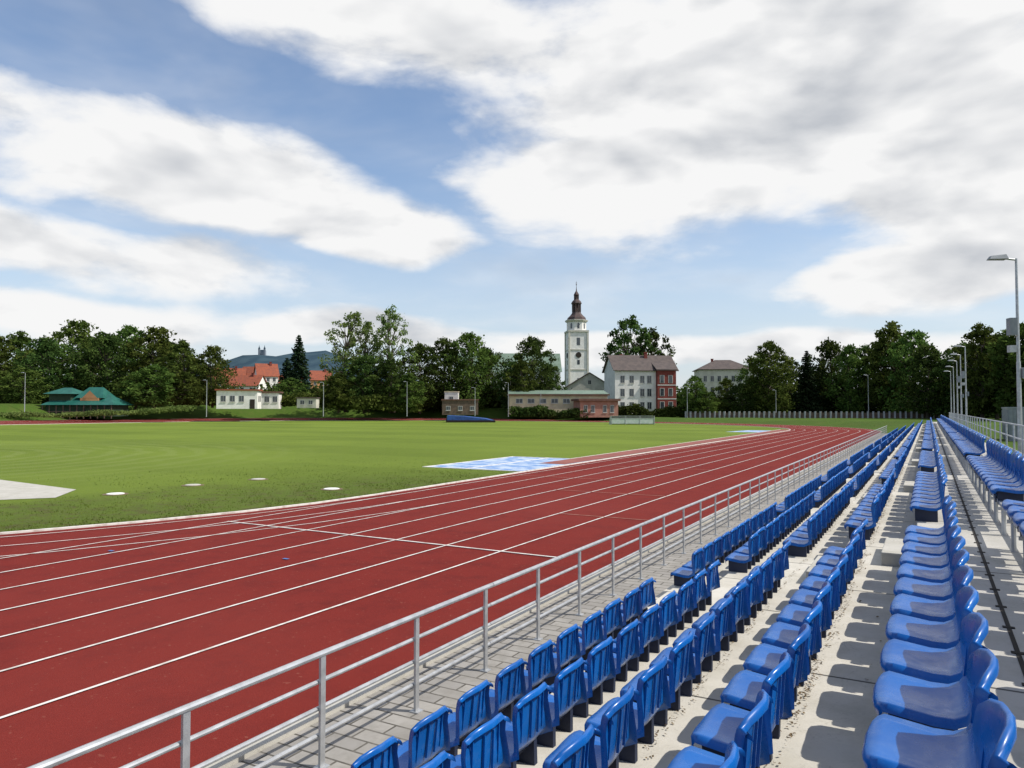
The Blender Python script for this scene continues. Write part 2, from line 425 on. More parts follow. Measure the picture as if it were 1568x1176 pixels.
def seat_row(xb,zpan,ylist,name):
    nS=len(ylist); ys_=np.array(ylist)
    T=np.zeros((nS,1,3)); T[:,0,0]=xb-.39; T[:,0,1]=ys_; T[:,0,2]=zpan
    V=np.repeat(SV[None],nS,0)
    tilt=rng.normal(0,.014,nS)[:,None]; V[:,:,0]+= tilt*V[:,:,2]*1.5
    yawj=rng.normal(0,.016,nS)[:,None]; V[:,:,0]+= yawj*V[:,:,1]
    V=(V+T).reshape(-1,3)
    F=(SFa[None]+ (np.arange(nS)*len(SV))[:,None,None]).reshape(-1,4)
    mi=np.tile(SM,nS)
    me=mesh_np(name,V,F,[m_seat,m_seatdark],mi)
    sm_=np.tile(np.arange(len(SF))<nshell,nS); me.polygons.foreach_set('use_smooth',sm_)
    o=D.objects.new(name,me); link(o); return o
PITCH=.526
for i in range(5):
    yl=[]
    y=-1.35+.03*i
    while y<Y1-1:
        if all(abs(y-a)>.72 for a in AIS): yl.append(y)
        y+=PITCH
    seat_row(BT[i],LV[i]+.16,yl,'stadium_seat_row')
yl=[y for y in np.arange(-1,80,PITCH) if all(abs(y-a-.3)>.5 for a in AIS)]
up=seat_row(.985,2.09,yl,'stadium_seat_row')
fr_=MB()
for y in np.arange(-1,80,PITCH*2):
    fr_.tube((.68,y,1.65),(.68,y,1.93),.022); fr_.tube((.93,y,1.65),(.93,y,1.93),.022)
    fr_.box(.63,.98,y-.02,y+.02,1.915,1.945)
fr_.box(.66,.70,-1,80,1.94,1.975); fr_.box(.91,.95,-1,80,1.94,1.975)
fr_.obj('seat_frame',m_galv,up)

def debris(name,n,xc,xs_,y0,y1,z,size):
    c=np.stack([rng.normal(xc,xs_,n),y0+(y1-y0)*rng.random(n)**1.3,z+rng.random(n)*.008+.002],1)
    keep=(np.sin(c[:,1]*3.1)+np.sin(c[:,1]*7.7+1)+rng.normal(0,1.1,n))>-.5; c=c[keep]; n=len(c)
    c[:,0]+=.012*np.sin(c[:,1]*7)
    a=rng.random(n)*6.28; s=size*(.4+rng.random(n))
    u=np.stack([np.cos(a),np.sin(a),rng.normal(0,.25,n)],1)*s[:,None]
    w=np.stack([-np.sin(a),np.cos(a),rng.normal(0,.25,n)],1)*s[:,None]*.6
    V=np.stack([c-u-w,c+u-w,c+u+w,c-u+w],1).reshape(-1,3); F=np.arange(n*4).reshape(-1,4)
    me=mesh_np(name,V,F,[m_debris]); link(D.objects.new(name,me))
debris('leaf_litter',2600,-.64,.022,1,24,1.385,.007)
debris('leaf_litter',900,-1.385,.02,2,20,1.11,.007)
debris('leaf_litter',40,-.38,.14,1.5,20,1.382,.009)

mb=MB(); mb.box(-5.1,ED[0]-.425,Y0-30,100,-.05,.03); mb.obj('paved_path',m_pave)
mb=MB(); mb.box(-5.23,-5.104,Y0-30,100,-.05,.075); mb.obj('path_kerb',m_block,bevel=.01)

# ------------------------------------------------------------ railing
rl=MB(); XR=-4.43
y=9.85-1.3*9
while y<100:
    rl.box(XR-.012,XR+.012,y-.028,y+.028,.03,.95)
    rl.box(XR-.05,XR+.05,y-.05,y+.05,.03,.042)
    y+=1.3
for z,r in((.965,.026),(.73,.019),(.51,.019),(.29,.019)):
    yy=-3.0
    while yy<100:
        e=min(yy+5.2,100); off=.0 if z>.9 else -.032
        rl.tube((XR+off,yy,z),(XR+off,e-.01,z),r,n=10); yy=e
ro=rl.obj('steel_railing',m_galv)
rl=MB(); XB=1.82
for y in np.arange(2,90,2.0):
    rl.tube((XB,y,1.65),(XB,y,2.62),.022,n=8)
for z in(2.62,2.3,1.98): rl.tube((XB,2,z),(XB,90,z),.02,n=8)
rl.obj('back_railing',m_galv)

# ------------------------------------------------------------ lamp posts
def lamp(loc,h,rz=0,r=.07,arm=.9,speaker=False,name='street_lamp'):
    mb=MB(); mb.tube((0,0,0),(0,0,h*.5),r,r*.85,n=10); mb.tube((0,0,h*.5),(0,0,h),r*.7,r*.5,n=10)
    mb.box(-.14,.14,-.14,.14,0,.03)
    mb.tube((0,0,h-.04),(-arm*.5,0,h+.02),.03,n=6)
    mb.add([(-arm*1.0,-.13,h-.01),(-arm*.35,-.16,h-.02),(-arm*.35,.16,h-.02),(-arm*1.0,.13,h-.01),(-arm*.92,-.08,h+.09),(-arm*.4,-.1,h+.12),(-arm*.4,.1,h+.12),(-arm*.92,.08,h+.09)],
        [(0,3,2,1),(4,5,6,7),(0,1,5,4),(1,2,6,5),(2,3,7,6),(3,0,4,7)],1)
    if speaker:
        mb.box(-.25,-.06,-.12,.12,h-2.25,h-1.75,1); mb.box(-.25,-.08,-.1,.1,h-2.75,h-2.55,0)
        mb.box(.07,.16,-.1,.1,h-3.5,h-3.2,1)
    o=mb.obj(name,[m_galv,m_contain]); o.location=loc; o.rotation_euler=(0,0,rz); return o
for k,yy in enumerate((26,61,70,79,90,101)):
    lamp((2.3,yy,1.35),6.05,math.radians(20),.065,.75,k<3)
for t,d,z,h in((-.659,160,1.2,9.6),(-.413,168,1.2,8.3),(-.255,174,1.2,8),(-.142,180,1.2,8.4),(-.05,182,1.2,7),(-.005,185,1.0,8.5),(.039,185,1,6),(.237,186,.6,8),(.357,186,.7,7),(.482,180,.7,10.5)):
    lamp(site(t,d,z),h,YAW,.10,.9)

# ------------------------------------------------------------ field furniture
root=empty('pole_vault_landing_mat',site(-.055,164,0.0),YAW)
mb=MB(); mb.add([(-5.2,-2,0),(5.2,-2,0),(5.2,3,0),(-5.2,3,0),(-5.2,-2,1.5),(-1.5,-2,1.35),(3.2,-2,.8),(5.2,-2,.35),(-5.2,3,1.55),(-1.5,3,1.4),(3.2,3,.9),(5.2,3,.4)],
 [(0,1,7,6,5,4),(4,5,9,8),(5,6,10,9),(6,7,11,10),(0,4,8,3),(1,2,11,7),(2,3,8,9,10,11)]); mb.obj('tarpaulin_cover',m_tarp,root)
mb=MB(); mb.box(-5.4,5.4,-2.3,-2.05,0,.5); mb.box(-5.4,-5.25,-2.3,3,0,.9); mb.obj('mat_base',m_dark,root)
root=empty('team_dugout',site(.162,142,0),YAW+.1)
mb=MB()
for i in range(8):
    a0=math.pi/2*i/8; a1=math.pi/2*(i+1)/8
    mb.add([(-4.2,math.cos(a0),math.sin(a0)*1.6),(4.2,math.cos(a0)*1.0,math.sin(a0)*1.6),(4.2,math.cos(a1)*1.0,math.sin(a1)*1.6),(-4.2,math.cos(a1)*1.0,math.sin(a1)*1.6)],[(0,1,2,3)])
mb.box(-4.2,4.2,-.62,-.0,1.58,1.63); mb.add([(-4.2,-.6,0),(-4.2,1,0),(-4.2,.7,1.1),(-4.2,0,1.6),(-4.2,-.6,1.6)],[(0,1,2,3,4)]); mb.add([(4.2,-.6,0),(4.2,1,0),(4.2,.7,1.1),(4.2,0,1.6),(4.2,-.6,1.6)],[(0,1,2,3,4)])
mb.box(-4.1,4.1,-.64,-.62,.15,1.2)
mb.obj('shelter_shell',m_greenpl,root)
mb=MB()
for x in(-4.22,-1.4,1.4,4.22): mb.box(x-.05,x+.05,-.7,-.645,0,1.66)
mb.box(-4.2,4.2,-.7,-.65,1.2,1.28)
mb.box(-4,4,.1,.5,.4,.46); mb.obj('shelter_frame',m_galv,root)
root=empty('storage_container',(4.7,60,.82),0)
mb=MB(); mb.box(0,3.2,0,5,0,2.2); mb.box(-.05,3.25,-.05,5.05,2.2,2.3)
for x in np.arange(.1,3.1,.2): mb.box(x,x+.1,-.04,0,.1,2.1)
for y in np.arange(.1,4.9,.25): mb.box(-.04,0,y,y+.12,.1,2.1)
mb.obj('container_body',m_contain,root)

# ------------------------------------------------------------ buildings
def building(name,t,d,z0,w,dep,h,wall,roof,kind='gable',rh=3,ov=.5,rot=0,win=None,side=None,door=None,chim=(),base=None):
    root=empty(name,site(t,d,z0),YAW+rot)
    x0,x1=-w/2,w/2
    mb=MB()
    mb.box(x0,x1,0,dep,0,h)
    if kind=='gable': mb.add([(x0,0,h),(x0,dep,h),(x0,dep/2,h+rh),(x1,0,h),(x1,dep,h),(x1,dep/2,h+rh)],[(0,1,2),(3,5,4)])
    if kind=='gabley': mb.add([(x0,0,h),(x1,0,h),(0,0,h+rh),(x0,dep,h),(x1,dep,h),(0,dep,h+rh)],[(0,1,2),(3,5,4)])
    mb.obj('walls',wall,root)
    mb=MB(); a,b_=x0-ov,x1+ov; c_,e=-ov,dep+ov; th=.18; hh=h-.02
    if kind=='gable':
        k=rh*ov/(dep/2)
        for s0,s1 in((c_,dep/2),(e,dep/2)):
            mb.add([(a,s0,hh-k+.1),(b_,s0,hh-k+.1),(b_,s1,h+rh+.1),(a,s1,h+rh+.1),(a,s0,hh-k+.1+th),(b_,s0,hh-k+.1+th),(b_,s1,h+rh+.1+th),(a,s1,h+rh+.1+th)],
              [(0,1,2,3),(4,5,6,7),(0,1,5,4),(1,2,6,5),(3,0,4,7)])
    elif kind=='gabley':
        k=rh*ov/(w/2)
        for s0,s1 in((a,0),(b_,0)):
            mb.add([(s0,c_,hh-k+.1),(s0,e,hh-k+.1),(s1,e,h+rh+.1),(s1,c_,h+rh+.1),(s0,c_,hh-k+.1+th),(s0,e,hh-k+.1+th),(s1,e,h+rh+.1+th),(s1,c_,h+rh+.1+th)],
              [(0,1,2,3),(4,5,6,7),(0,1,5,4),(1,2,6,5),(3,0,4,7)])
    elif kind=='hip':
        q=min(w,dep)/2*.95
        if w>=dep: r0,r1=(x0+q,dep/2),(x1-q,dep/2)
        else: r0,r1=(0,q),(0,dep-q)
        mb.add([(a,c_,h),(b_,c_,h),(b_,e,h),(a,e,h),(a,c_,h+th),(b_,c_,h+th),(b_,e,h+th),(a,e,h+th),(r0[0],r0[1],h+rh),(r1[0],r1[1],h+rh)],
          [(0,3,2,1),(0,1,5,4),(1,2,6,5),(2,3,7,6),(3,0,4,7)]+([(4,5,9,8),(5,6,9),(6,7,8,9),(7,4,8)] if w>=dep else [(4,5,8),(5,6,9,8),(6,7,9),(7,4,8,9)]))
    else:
        mb.box(a,b_,c_,e,h+.003,h+rh)
    mb.obj('roof',roof,root)
    fr=MB(); gl=MB()
    def W(cx,cz,ww,wh,face):
        if face=='f':
            fr.box(cx-ww/2-.1,cx+ww/2+.1,-.05,.0-.002,cz-.1,cz+wh+.1); gl.box(cx-ww/2,cx-.04,-.07,-.052,cz,cz+wh); gl.box(cx+.04,cx+ww/2,-.07,-.052,cz,cz+wh)
            fr.box(cx-ww/2-.2,cx+ww/2+.2,-.16,-.06,cz-.22,cz-.12)
        else:
            fr.box(x1+.002,x1+.05,cx-ww/2-.1,cx+ww/2+.1,cz-.1,cz+wh+.1); gl.box(x1+.052,x1+.07,cx-ww/2,cx+ww/2,cz,cz+wh)
    if win:
        for row in win:
            zc,ww,wh,xs=row
            for x in xs: W(x,zc,ww,wh,'f')
    if side:
        for zc,ww,wh,xs in side:
            for x in xs: W(x,zc,ww,wh,'s')
    if fr.f: fr.obj('window_frames',m_frame,root); gl.obj('windows',m_glass,root)
    if door: mb=MB(); mb.box(door-.55,door+.55,-.06,-.003,0,2.2); mb.obj('door',m_dark,root)
    if chim:
        mb=MB()
        for cx,cy,cz in chim: mb.box(cx-.4,cx+.4,cy-.4,cy+.4,h,cz); mb.box(cx-.5,cx+.5,cy-.5,cy+.5,cz,cz+.2)
        mb.obj('chimneys',m_brick,root)
    return root
v=building('white_villa',.181,205,1.6,17.5,12,12.2,m_plw,m_greyroof,'gable',4.2,.6,.12,
  win=[(8.6,1.1,1.9,(-6.6,-4.0,-1.0,1.0)),(4.9,1.1,2.0,(-6.6,-4.0,-1.0,1.0)),(1.4,1.1,1.8,(-6.6,-4.0,-1.0,1.0))],side=[(8.6,1,1.7,(3,9)),(5,1,1.7,(3,9))],chim=((1.5,5,17.3),(-5,7,16.8)))
mb=MB(); mb.box(2.9,8.2,-1.5,-.01,0,12.0); mb.obj('brick_wing',m_brick,v)
mb=MB(); mb.add([(2.5,-1.9,12.0),(8.5,-1.9,12.0),(8.5,3,14.2),(2.5,3,14.2),(2.5,-1.9,12.3),(8.5,-1.9,12.3),(8.5,3,14.5),(2.5,3,14.5)],[(0,3,2,1),(4,5,6,7),(0,1,5,4),(1,2,6,5),(3,0,4,7)]); 
mb.obj('wing_roof',m_greyroof,v)
mb=MB(); mg=MB()
for x in(4.2,6.6):
    for z in(1.3,5,8.6): mb.box(x-.65,x+.65,-1.56,-1.502,z-.1,z+2.1); mg.box(x-.5,x+.5,-1.58,-1.562,z,z+2)
for x in(-6,-3.2,0): mg.add([(x-.4,1.2,12.2+.95),(x+.4,1.2,13.15),(x+.4,2.4,14.02),(x-.4,2.4,14.02)],[(0,1,2,3)])
mb.box(2.88,8.22,-1.56,-1.5,4.0,4.3); mb.box(2.88,8.22,-1.56,-1.5,7.8,8.1)
mb.obj('wing_window_frames',m_frame,v); mg.obj('wing_windows',m_glass,v)
g=building('long_club_building',.063,188,1.6,25,8,4.9,m_ply,m_verd,'flat',.25,.5,.03,win=[(2.9,1.6,1.0,(-10,-7,-4,-1,2,5,8))])
mb=MB(); mb.box(-13,13,-.55,-.51,4.75,5.1); mb.obj('fascia',m_brownroof,g)
mb=MB(); mb.add([(-12.8,-.4,5.18),(12.8,-.4,5.18),(12.8,8.4,6.3),(-12.8,8.4,6.3)],[(0,1,2,3)]); mb.obj('sloping_roof',m_verd,g)
building('pink_outbuilding',.118,180,.9,9.5,7,4.0,m_plp,m_brownroof,'flat',.55,.5,.15,win=[(1.3,.8,1.6,(-3.4,-1.6,1.4,3.2))],side=[(1.3,.9,1.2,(2,5))])
building('gabled_hall',.105,250,2,15,10,8.5,m_plg,m_greyroof,'gabley',4.6,.5,.0,win=[(4,1,1.8,(-5,-2,2,5)),(9.3,.9,1.3,(0,))])
building('classical_building',.290,270,1,19,14,16.3,m_plg,m_greyroof,'hip',4.0,.7,-.1,win=[(12,1.1,2.0,(-7.5,-5,-2.5,0,2.5,5,7.5)),(7.5,1.1,2.4,(-7.5,-5,-2.5,0,2.5,5,7.5)),(3,1.1,2,(-7.5,-5,-2.5,0,2.5,5,7.5))],chim=((-4,6,20.5),))
building('white_changing_room',-.372,171,3.0,9.0,6,4.2,m_plw,m_redtile,'flat',.35,.35,.18,win=[(1.7,1.0,1.3,(-3,-1.0,1.0)),],side=[(1.7,1,1.3,(2,4))],door=3.4)
building('white_changing_room',-.340,181,3.0,8.5,6,3.9,m_plw,m_brownroof,'flat',.35,.35,.18,win=[(1.7,1.0,1.3,(-2,1.5,3.4)),])
for t,d,w,h,rh,wm,r in((-.383,300,12,11.5,5,m_plo,.3),(-.352,315,13,13,5,m_ply,-.2),(-.330,300,8,13.5,4.8,m_plw,.5),(-.398,330,12,11.5,5,m_plp,.1),(-.365,285,12,9,4,m_plw,-.1),(-.258,330,9,13,4,m_plo,.3),(-.30,350,12,11,5,m_plw,.4)):
    building('red_roofed_house',t,d,3,w,9,h,wm,m_redtile,'gable',rh,.5,r,win=[(h-2.3,1,1.4,(-w*.3,0,w*.3)),(h-5.3,1,1.4,(-w*.3,0,w*.3))],chim=((w*.2,4,h+rh+.8),))
building('church_nave',-.005,310,2,44,14,17,m_plw,m_verd,'gable',7.5,.6,.05,win=[(7,1.6,6,(-18,-12,-6,0,6,12,18))])
building('brown_shed',-.070,185,1.5,9,5,3.6,m_brownpan,m_brownroof,'flat',.3,.2,.1,win=[(1.2,.9,.9,(-3,0,3))])
building('white_site_cabin',-.082,196,3.2,3.6,3,4.2,m_plw,m_ply,'flat',.25,.1,0,win=[(2,.9,1,(0,))])
building('grey_kiosk',-.278,178,3.2,4.6,3,2.3,m_plg,m_greyroof,'flat',.25,.2,0,win=[(.9,.9,.9,(-1,1))])
# teal-roofed pavilion
pv=empty('teal_roofed_pavilion',site(-.586,165,1.75),YAW); pv.scale=(.90,.9,.92)
mb=MB()
def hiproof(mb,x0,x1,y0,y1,z,zr,inset):
    mb.add([(x0,y0,z),(x1,y0,z),(x1,y1,z),(x0,y1,z),(x0+inset,(y0+y1)/2,zr),(x1-inset,(y0+y1)/2,zr)],[(0,1,5,4),(1,2,5),(2,3,4,5),(3,0,4),(0,3,2,1)])
hiproof(mb,-9.0,9.2,-1,9,2.3,4.9,3.6)
hiproof(mb,-9.0,-1.8,0,9,5.0,6.6,2.6)
hiproof(mb,-1.8,5.4,1,8,4.0,6.7,1.8)
mb.obj('roofs',m_teal,pv)
mb=MB(); mb.box(-8.2,8.2,0,8,-.5,2.28); mb.box(-8,-2.6,1,8,2.9,4.98); mb.obj('walls',m_dgreen,pv)
mb=MB(); mb.add([(.4,.7,4.0),(4.2,.7,4.0),(2.3,.7,5.8)],[(0,1,2)]); mb.box(-.2,4.4,.95,7,3.2,3.99); mb.obj('gable_front',m_plo,pv)
mb=MB()
for x in np.arange(-8.5,9,1.7): mb.box(x-.1,x+.1,-.8,-.6,-1,2.28)
mb.box(-8.5,8.6,-.78,-.62,.6,.75); mb.box(-8.5,8.6,-.78,-.62,.05,.2); mb.obj('veranda_posts',m_brownpan,pv)

# ------------------------------------------------------------ tower
tw=empty('church_clock_tower',site(.0875,300,2),YAW+.12)
mb=MB(); H_=7.6/2
mb.box(-H_,H_,-H_,H_,0,32.0)
mb.lathe([(H_*.98/math.cos(math.pi/8),32.6),(H_*.98/math.cos(math.pi/8),36.2)],n=8,ph=math.pi/8)
mb.obj('shaft',m_plw,tw)
mb=MB()
for z in(8,16.5,24.5): mb.box(-H_-.2,H_+.2,-H_-.2,H_+.2,z,z+.45)
mb.box(-H_-.45,H_+.45,-H_-.45,H_+.45,31.9,32.6)
mb.lathe([(4.5,36.2),(4.8,36.7),(4.8,36.9),(4.2,37)],n=8,ph=math.pi/8)
for sx in(-1,1):
    for sy in(-1,1): mb.box(sx*H_-.35,sx*H_+.35,sy*H_-.35,sy*H_+.35,0,31.9)
mb.obj('cornices',m_plg,tw)
mb=MB()
for s in(-1,1):
    for z,hh,ww in((26.6,3.0,1.3),(18.8,1.8,1.0),(11.5,1.8,1.0),(5,1.5,.9)):
        if s==-1: mb.box(-ww/2,ww/2,-H_-.06,-H_-.002,z,z+hh)
        mb.box(s*(H_+.03)-.03,s*(H_+.03)+.03,-ww/2,ww/2,z,z+hh)
for k in range(8):
    a=k*math.pi/4; r=H_*.98+.03; m_=Matrix.Rotation(a,3,'Z')
    vs=[m_@Vector(q) for q in((r,-.45,33.3),(r,.45,33.3),(r,.45,35.2),(r,0,35.7),(r,-.45,35.2))]
    mb.add(vs,[(0,1,2,3,4)])
mb.obj('windows',m_glass,tw)
mb=MB()
for (px,py,ax) in((0,-H_-.09,'y'),(H_+.09,0,'x'),(-H_-.09,0,'x')):
    q0=(px,py,22.6)
    q1=(px,py-.08,22.6) if ax=='y' else (px+(.08 if px>0 else -.08),py,22.6)
    mb.tube(q0,q1,1.15,n=20)
mb.obj('clock_faces',m_dark,tw)
mb=MB()
mb.lathe([(4.0,37.0),(3.7,38.0),(2.6,39.0),(1.9,39.9),(1.75,40.4)],n=8,ph=math.pi/8)
mb.lathe([(2.1,43.6),(2.2,43.9),(1.9,44.6),(1.1,45.4),(.95,45.7)],n=8,ph=math.pi/8)
mb.lathe([(1.1,47.2),(1.15,47.4),(.75,48.2),(.25,49),(.12,50.2),(.06,51.5)],n=8,ph=math.pi/8)
mb.tube((0,0,51.3),(0,0,53),.06,n=5); mb.box(-.35,.35,-.04,.04,52.2,52.35)
mb.lathe([(.05,51.3),(.3,51.6),(.05,51.9)],n=8)
mb.obj('helm_roof',m_copper,tw)
mb=MB()
for rr,z0,z1,pw in((1.55,40.4,43.6,.28),(.85,45.7,47.2,.16)):
    for k in range(8):
        a=k*math.pi/4+math.pi/8; x,y=rr*math.cos(a),rr*math.sin(a); mb.box(x-pw,x+pw,y-pw,y+pw,z0-.1,z1+.1)
    mb.lathe([(rr*.55,z0),(rr*.55,z1)],n=8)
mb.obj('lanterns',m_copper,tw)

# ------------------------------------------------------------ fence
fn=empty('concrete_panel_fence')
A=site(.235,187,.55); B=site(.60,172,.6); nseg=52
mp=MB(); ms=MB()
for i in range(nseg):
    p=A.lerp(B,i/nseg); q=A.lerp(B,(i+1)/nseg); dv=(q-p).normalized(); nr=Vector((-dv.y,dv.x,0))*.04
    vs=[]
    for zz in(0,1.5+.05*math.sin(i*2.1)):
        vs+=[p-nr+Vector((0,0,zz)),q-nr+Vector((0,0,zz)),q+nr+Vector((0,0,zz)),p+nr+Vector((0,0,zz))]
    mp.add(vs,[(0,1,5,4),(1,2,6,5),(2,3,7,6),(3,0,4,7),(4,5,6,7)])
    ms.box(p.x-.2,p.x+.2,p.y-.2,p.y+.2,p.z-.1,p.z+1.8)
mp.obj('panels',m_brownpan,fn); ms.obj('posts',m_post,fn)

# ------------------------------------------------------------ hill
mb=MB(); cols=60; V=[];F=[]
prof2=[(0,0),(.35,.45),(.7,.85),(1,1),(1.3,.9)]
for i in range(cols+1):
    u=i/cols; t=-.95+1.35*u
    hgt=97*math.exp(-((t+.31)/.20)**2)+26+7*math.sin(t*19)+4*math.sin(t*47)+2*math.sin(t*120)
    for k,(r,z) in enumerate(prof2):
        p=site(t,1100+500*r); V.append((p.x,p.y,hgt*z*(1+.03*math.sin(i*1.3+k*2))))
n=len(prof2)
for i in range(cols):
    for k in range(n-1): F.append((i*n+k,(i+1)*n+k,(i+1)*n+k+1,i*n+k+1))
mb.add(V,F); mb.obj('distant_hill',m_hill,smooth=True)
hc=empty('hilltop_pilgrimage_church',site(-.339,1580,119),YAW); hc.scale=(.72,.72,.62)
mb=MB(); mb.box(-9,9,0,12,-10,12); 
for x in(-8,8): mb.box(x-2.4,x+2.4,-2.4,2.4,-10,20)
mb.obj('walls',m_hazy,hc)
mb=MB()
for x in(-8,8): mb.lathe([(3.4,20),(2.2,24),(1,27),(.2,33)],cx=x,n=8)
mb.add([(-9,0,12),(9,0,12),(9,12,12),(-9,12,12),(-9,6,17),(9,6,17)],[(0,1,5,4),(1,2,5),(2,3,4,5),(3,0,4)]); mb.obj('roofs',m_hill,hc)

# ------------------------------------------------------------ trees
def leafquads(C,size):
    n=len(C)
    a=rng.normal(size=(n,3)); a/=np.linalg.norm(a,axis=1)[:,None]
    b=rng.normal(size=(n,3)); b-= (a*b).sum(1)[:,None]*a; b/=np.linalg.norm(b,axis=1)[:,None]
    s=(size*(.5+rng.random(n)))[:,None]
    u=a*s; w=b*s*.65
    V=np.stack([C-u*.9,C-w*.8+u*.1,C+u,C+w*.8-u*.05],1).reshape(-1,3)
    return V,np.arange(n*4).reshape(-1,4)
def tree_mesh(name,H=20,R=6.5,clumps=60,per=75,leaf=.36,sparse=0,low=.12,mat=m_leaf,lean=0,seed=0,shape=1.0):
    r=np.random.default_rng(seed); tb=MB()
    prev=Vector((0,0,-.5)); segs=7; tr=H*.022; pts=[]
    for i in range(1,segs+1):
        f=i/segs; q=Vector((math.sin(f*3+seed)*.4+lean*f*f*3,math.cos(f*2+seed)*.4-.4,H*.86*f))
        tb.tube(prev,q,tr*(1-.85*(f-1/segs)),tr*(1-.85*f),n=7,caps=False); pts.append(q); prev=q
    C=[]; 
    for k in range(clumps):
        ph=k*2.39996+r.random()*.5; f=(k+.5)/clumps
        z=H*(low+(1-low)*f)
        env=math.sin(math.pi*min(1,max(0.03,(f*.88+.12)))**(1.15*shape))**.6
        rad=R*env*(.55+.5*r.random())*(1 if r.random()>.25 else .5)
        c=Vector((math.cos(ph)*rad+lean*f*3,math.sin(ph)*rad,z-H*.05*r.random()))
        j=min(segs-1,max(0,int(f*segs*.8))); s=pts[j]
        if k%2==0 or sparse:
            midp=s.lerp(c,.5)+Vector((0,0,-.03*H*r.random()))
            tb.tube(s,midp,tr*.32,tr*.2,n=5,caps=False); tb.tube(midp,c,tr*.2,tr*.06,n=5,caps=False)
        cr=R*(.20+.17*r.random())*(1-.35*f)*(.75 if sparse else 1)
        n=int(per*(.6+.8*r.random()))
        g=r.normal(size=(n,3)); g/=np.linalg.norm(g,axis=1)[:,None]; rr=r.random(n)**.45
        g=g*rr[:,None]*np.array([cr,cr,cr*.75])
        st_=r.random(n)<.12; g[st_]*=1.5
        C.append(np.array(c)+g)
    C=np.concatenate(C); V,F=leafquads(C,leaf)
    tv=np.array([tuple(v) for v in tb.v]); tf=np.array(tb.f)
    return mesh_np(name,np.concatenate([tv,V]),np.concatenate([tf,F+len(tv)]),[m_bark,mat],np.concatenate([np.zeros(len(tf)),np.ones(len(F))]))
def conifer_mesh(name,H=22,R=4.2,seed=0,mat=m_needle):
    r=np.random.default_rng(seed); tb=MB(); tb.tube((0,0,-.5),(0,0,H),H*.016,.03,n=7,caps=False); C=[]
    nw=34
    for k in range(nw):
        f=k/(nw-1); z=H*(.08+.9*f)
        for j in range(6):
            ph=j*1.047+k*.7+r.random()*.5; L=R*(1-f)**.75*(.7+.45*r.random())+.25
            e=Vector((math.cos(ph)*L,math.sin(ph)*L,z-L*.28)); s=Vector((0,0,z))
            tb.tube(s,e,.06,.02,n=4,caps=False)
            n=max(6,int(L*16)); tt=r.random(n)**.7
            q=np.array(s)[None]*(1-tt[:,None])+np.array(e)[None]*tt[:,None]+r.normal(size=(n,3))*np.array([.28,.28,.16])*(.4+L*.18)
            C.append(q)
    C=np.concatenate(C); V,F=leafquads(C,.34)
    tv=np.array([tuple(v) for v in tb.v]); tf=np.array(tb.f)
    return mesh_np(name,np.concatenate([tv,V]),np.concatenate([tf,F+len(tv)]),[m_bark,mat],np.concatenate([np.zeros(len(tf)),np.ones(len(F))]))
BR=[tree_mesh('tree_a',clumps=85,per=80,seed=1),tree_mesh('tree_b',R=7.2,clumps=78,per=85,seed=2,shape=.85),
    tree_mesh('tree_c',R=5.6,clumps=80,per=75,seed=3,shape=1.1),tree_mesh('tree_d',R=7,clumps=90,per=80,seed=4,mat=m_leafd),
    tree_mesh('tree_e',R=6.2,clumps=75,per=85,seed=5,mat=m_leafd,shape=.9)]
SPm=[tree_mesh('willow_a',R=6.5,clumps=84,per=54,seed=8,sparse=1,mat=m_leafl,leaf=.27,lean=.8),
    tree_mesh('willow_b',R=5.5,clumps=78,per=56,seed=9,sparse=1,mat=m_leafl,leaf=.27,lean=-.4)]
BT_=[tree_mesh('open_tree',R=7,clumps=70,per=85,seed=12,sparse=1,mat=m_leafd,low=.3,leaf=.34)]
CN=[conifer_mesh('spruce_a',seed=21),conifer_mesh('spruce_b',R=3.4,seed=22)]
def tree(kind,mesh,t,d,top,halfw,z0,baseH=20,baseR=6.5):
    """top = crown-top altitude (m), halfw = crown half width (m)"""
    o=D.objects.new(kind,mesh); H=top-z0
    o.location=site(t,d,z0); s=H/baseH/1.02; w=halfw/baseR
    o.scale=(w,w,s); o.rotation_euler=(0,0,random.random()*6.28); link(o)
for t,d,top,hw,k in((-.700,190,22,7.5,0),(-.668,200,24,8,2),(-.630,185,21,6.8,3),(-.590,205,28,8.5,1),(-.552,190,23,7,3),
    (-.520,212,27,8.5,0),(-.482,195,25,8.0,1),(-.447,186,20.3,6.2,2),(-.405,190,19.5,5.2,1),(-.465,215,23,7,3),(-.56,220,25,8,4),(-.64,218,21,8,4),(-.43,205,17,6,4)):
    tree('broadleaf_tree',BR[k],t,d,top,hw,3.7)
for t,d,top,hw,k in((-.66,172,12.5,6,2),(-.485,176,13.5,6.5,0),(-.51,178,11.5,5,1),(-.445,180,12,5,2),(-.69,176,12,6,0)):
    tree('broadleaf_tree',BR[k],t,d,top,hw,3)
tree('spruce_tree',CN[0],-.289,232,26.8,5.2,3,22,4.2); tree('spruce_tree',CN[1],-.305,240,20,4,3,22,3.4)
for t,d,top,hw,k in((-.225,196,29,7.6,0),(-.160,194,30.6,6.6,1),(-.195,200,27,5.5,0)): tree('willow_tree',SPm[k],t,d,top,hw,2.8,20,6)
for t,d,top,hw,k in((-.235,186,12,5,0),(-.20,190,17,6,3),(-.165,189,16,6,4),(-.125,200,21,6,3),(-.092,205,23,6.5,4),(-.058,205,24.5,7.2,1),(-.035,212,21,5.4,3),
    (.0,200,16,5,4),(.027,204,23.3,6.2,3),(.012,196,16,5,2),(.050,208,16,4.5,4),(-.14,186,12,5,2),(-.30,215,12,6,0)):
    tree('broadleaf_tree',BR[k],t,d,top,hw,2.2)
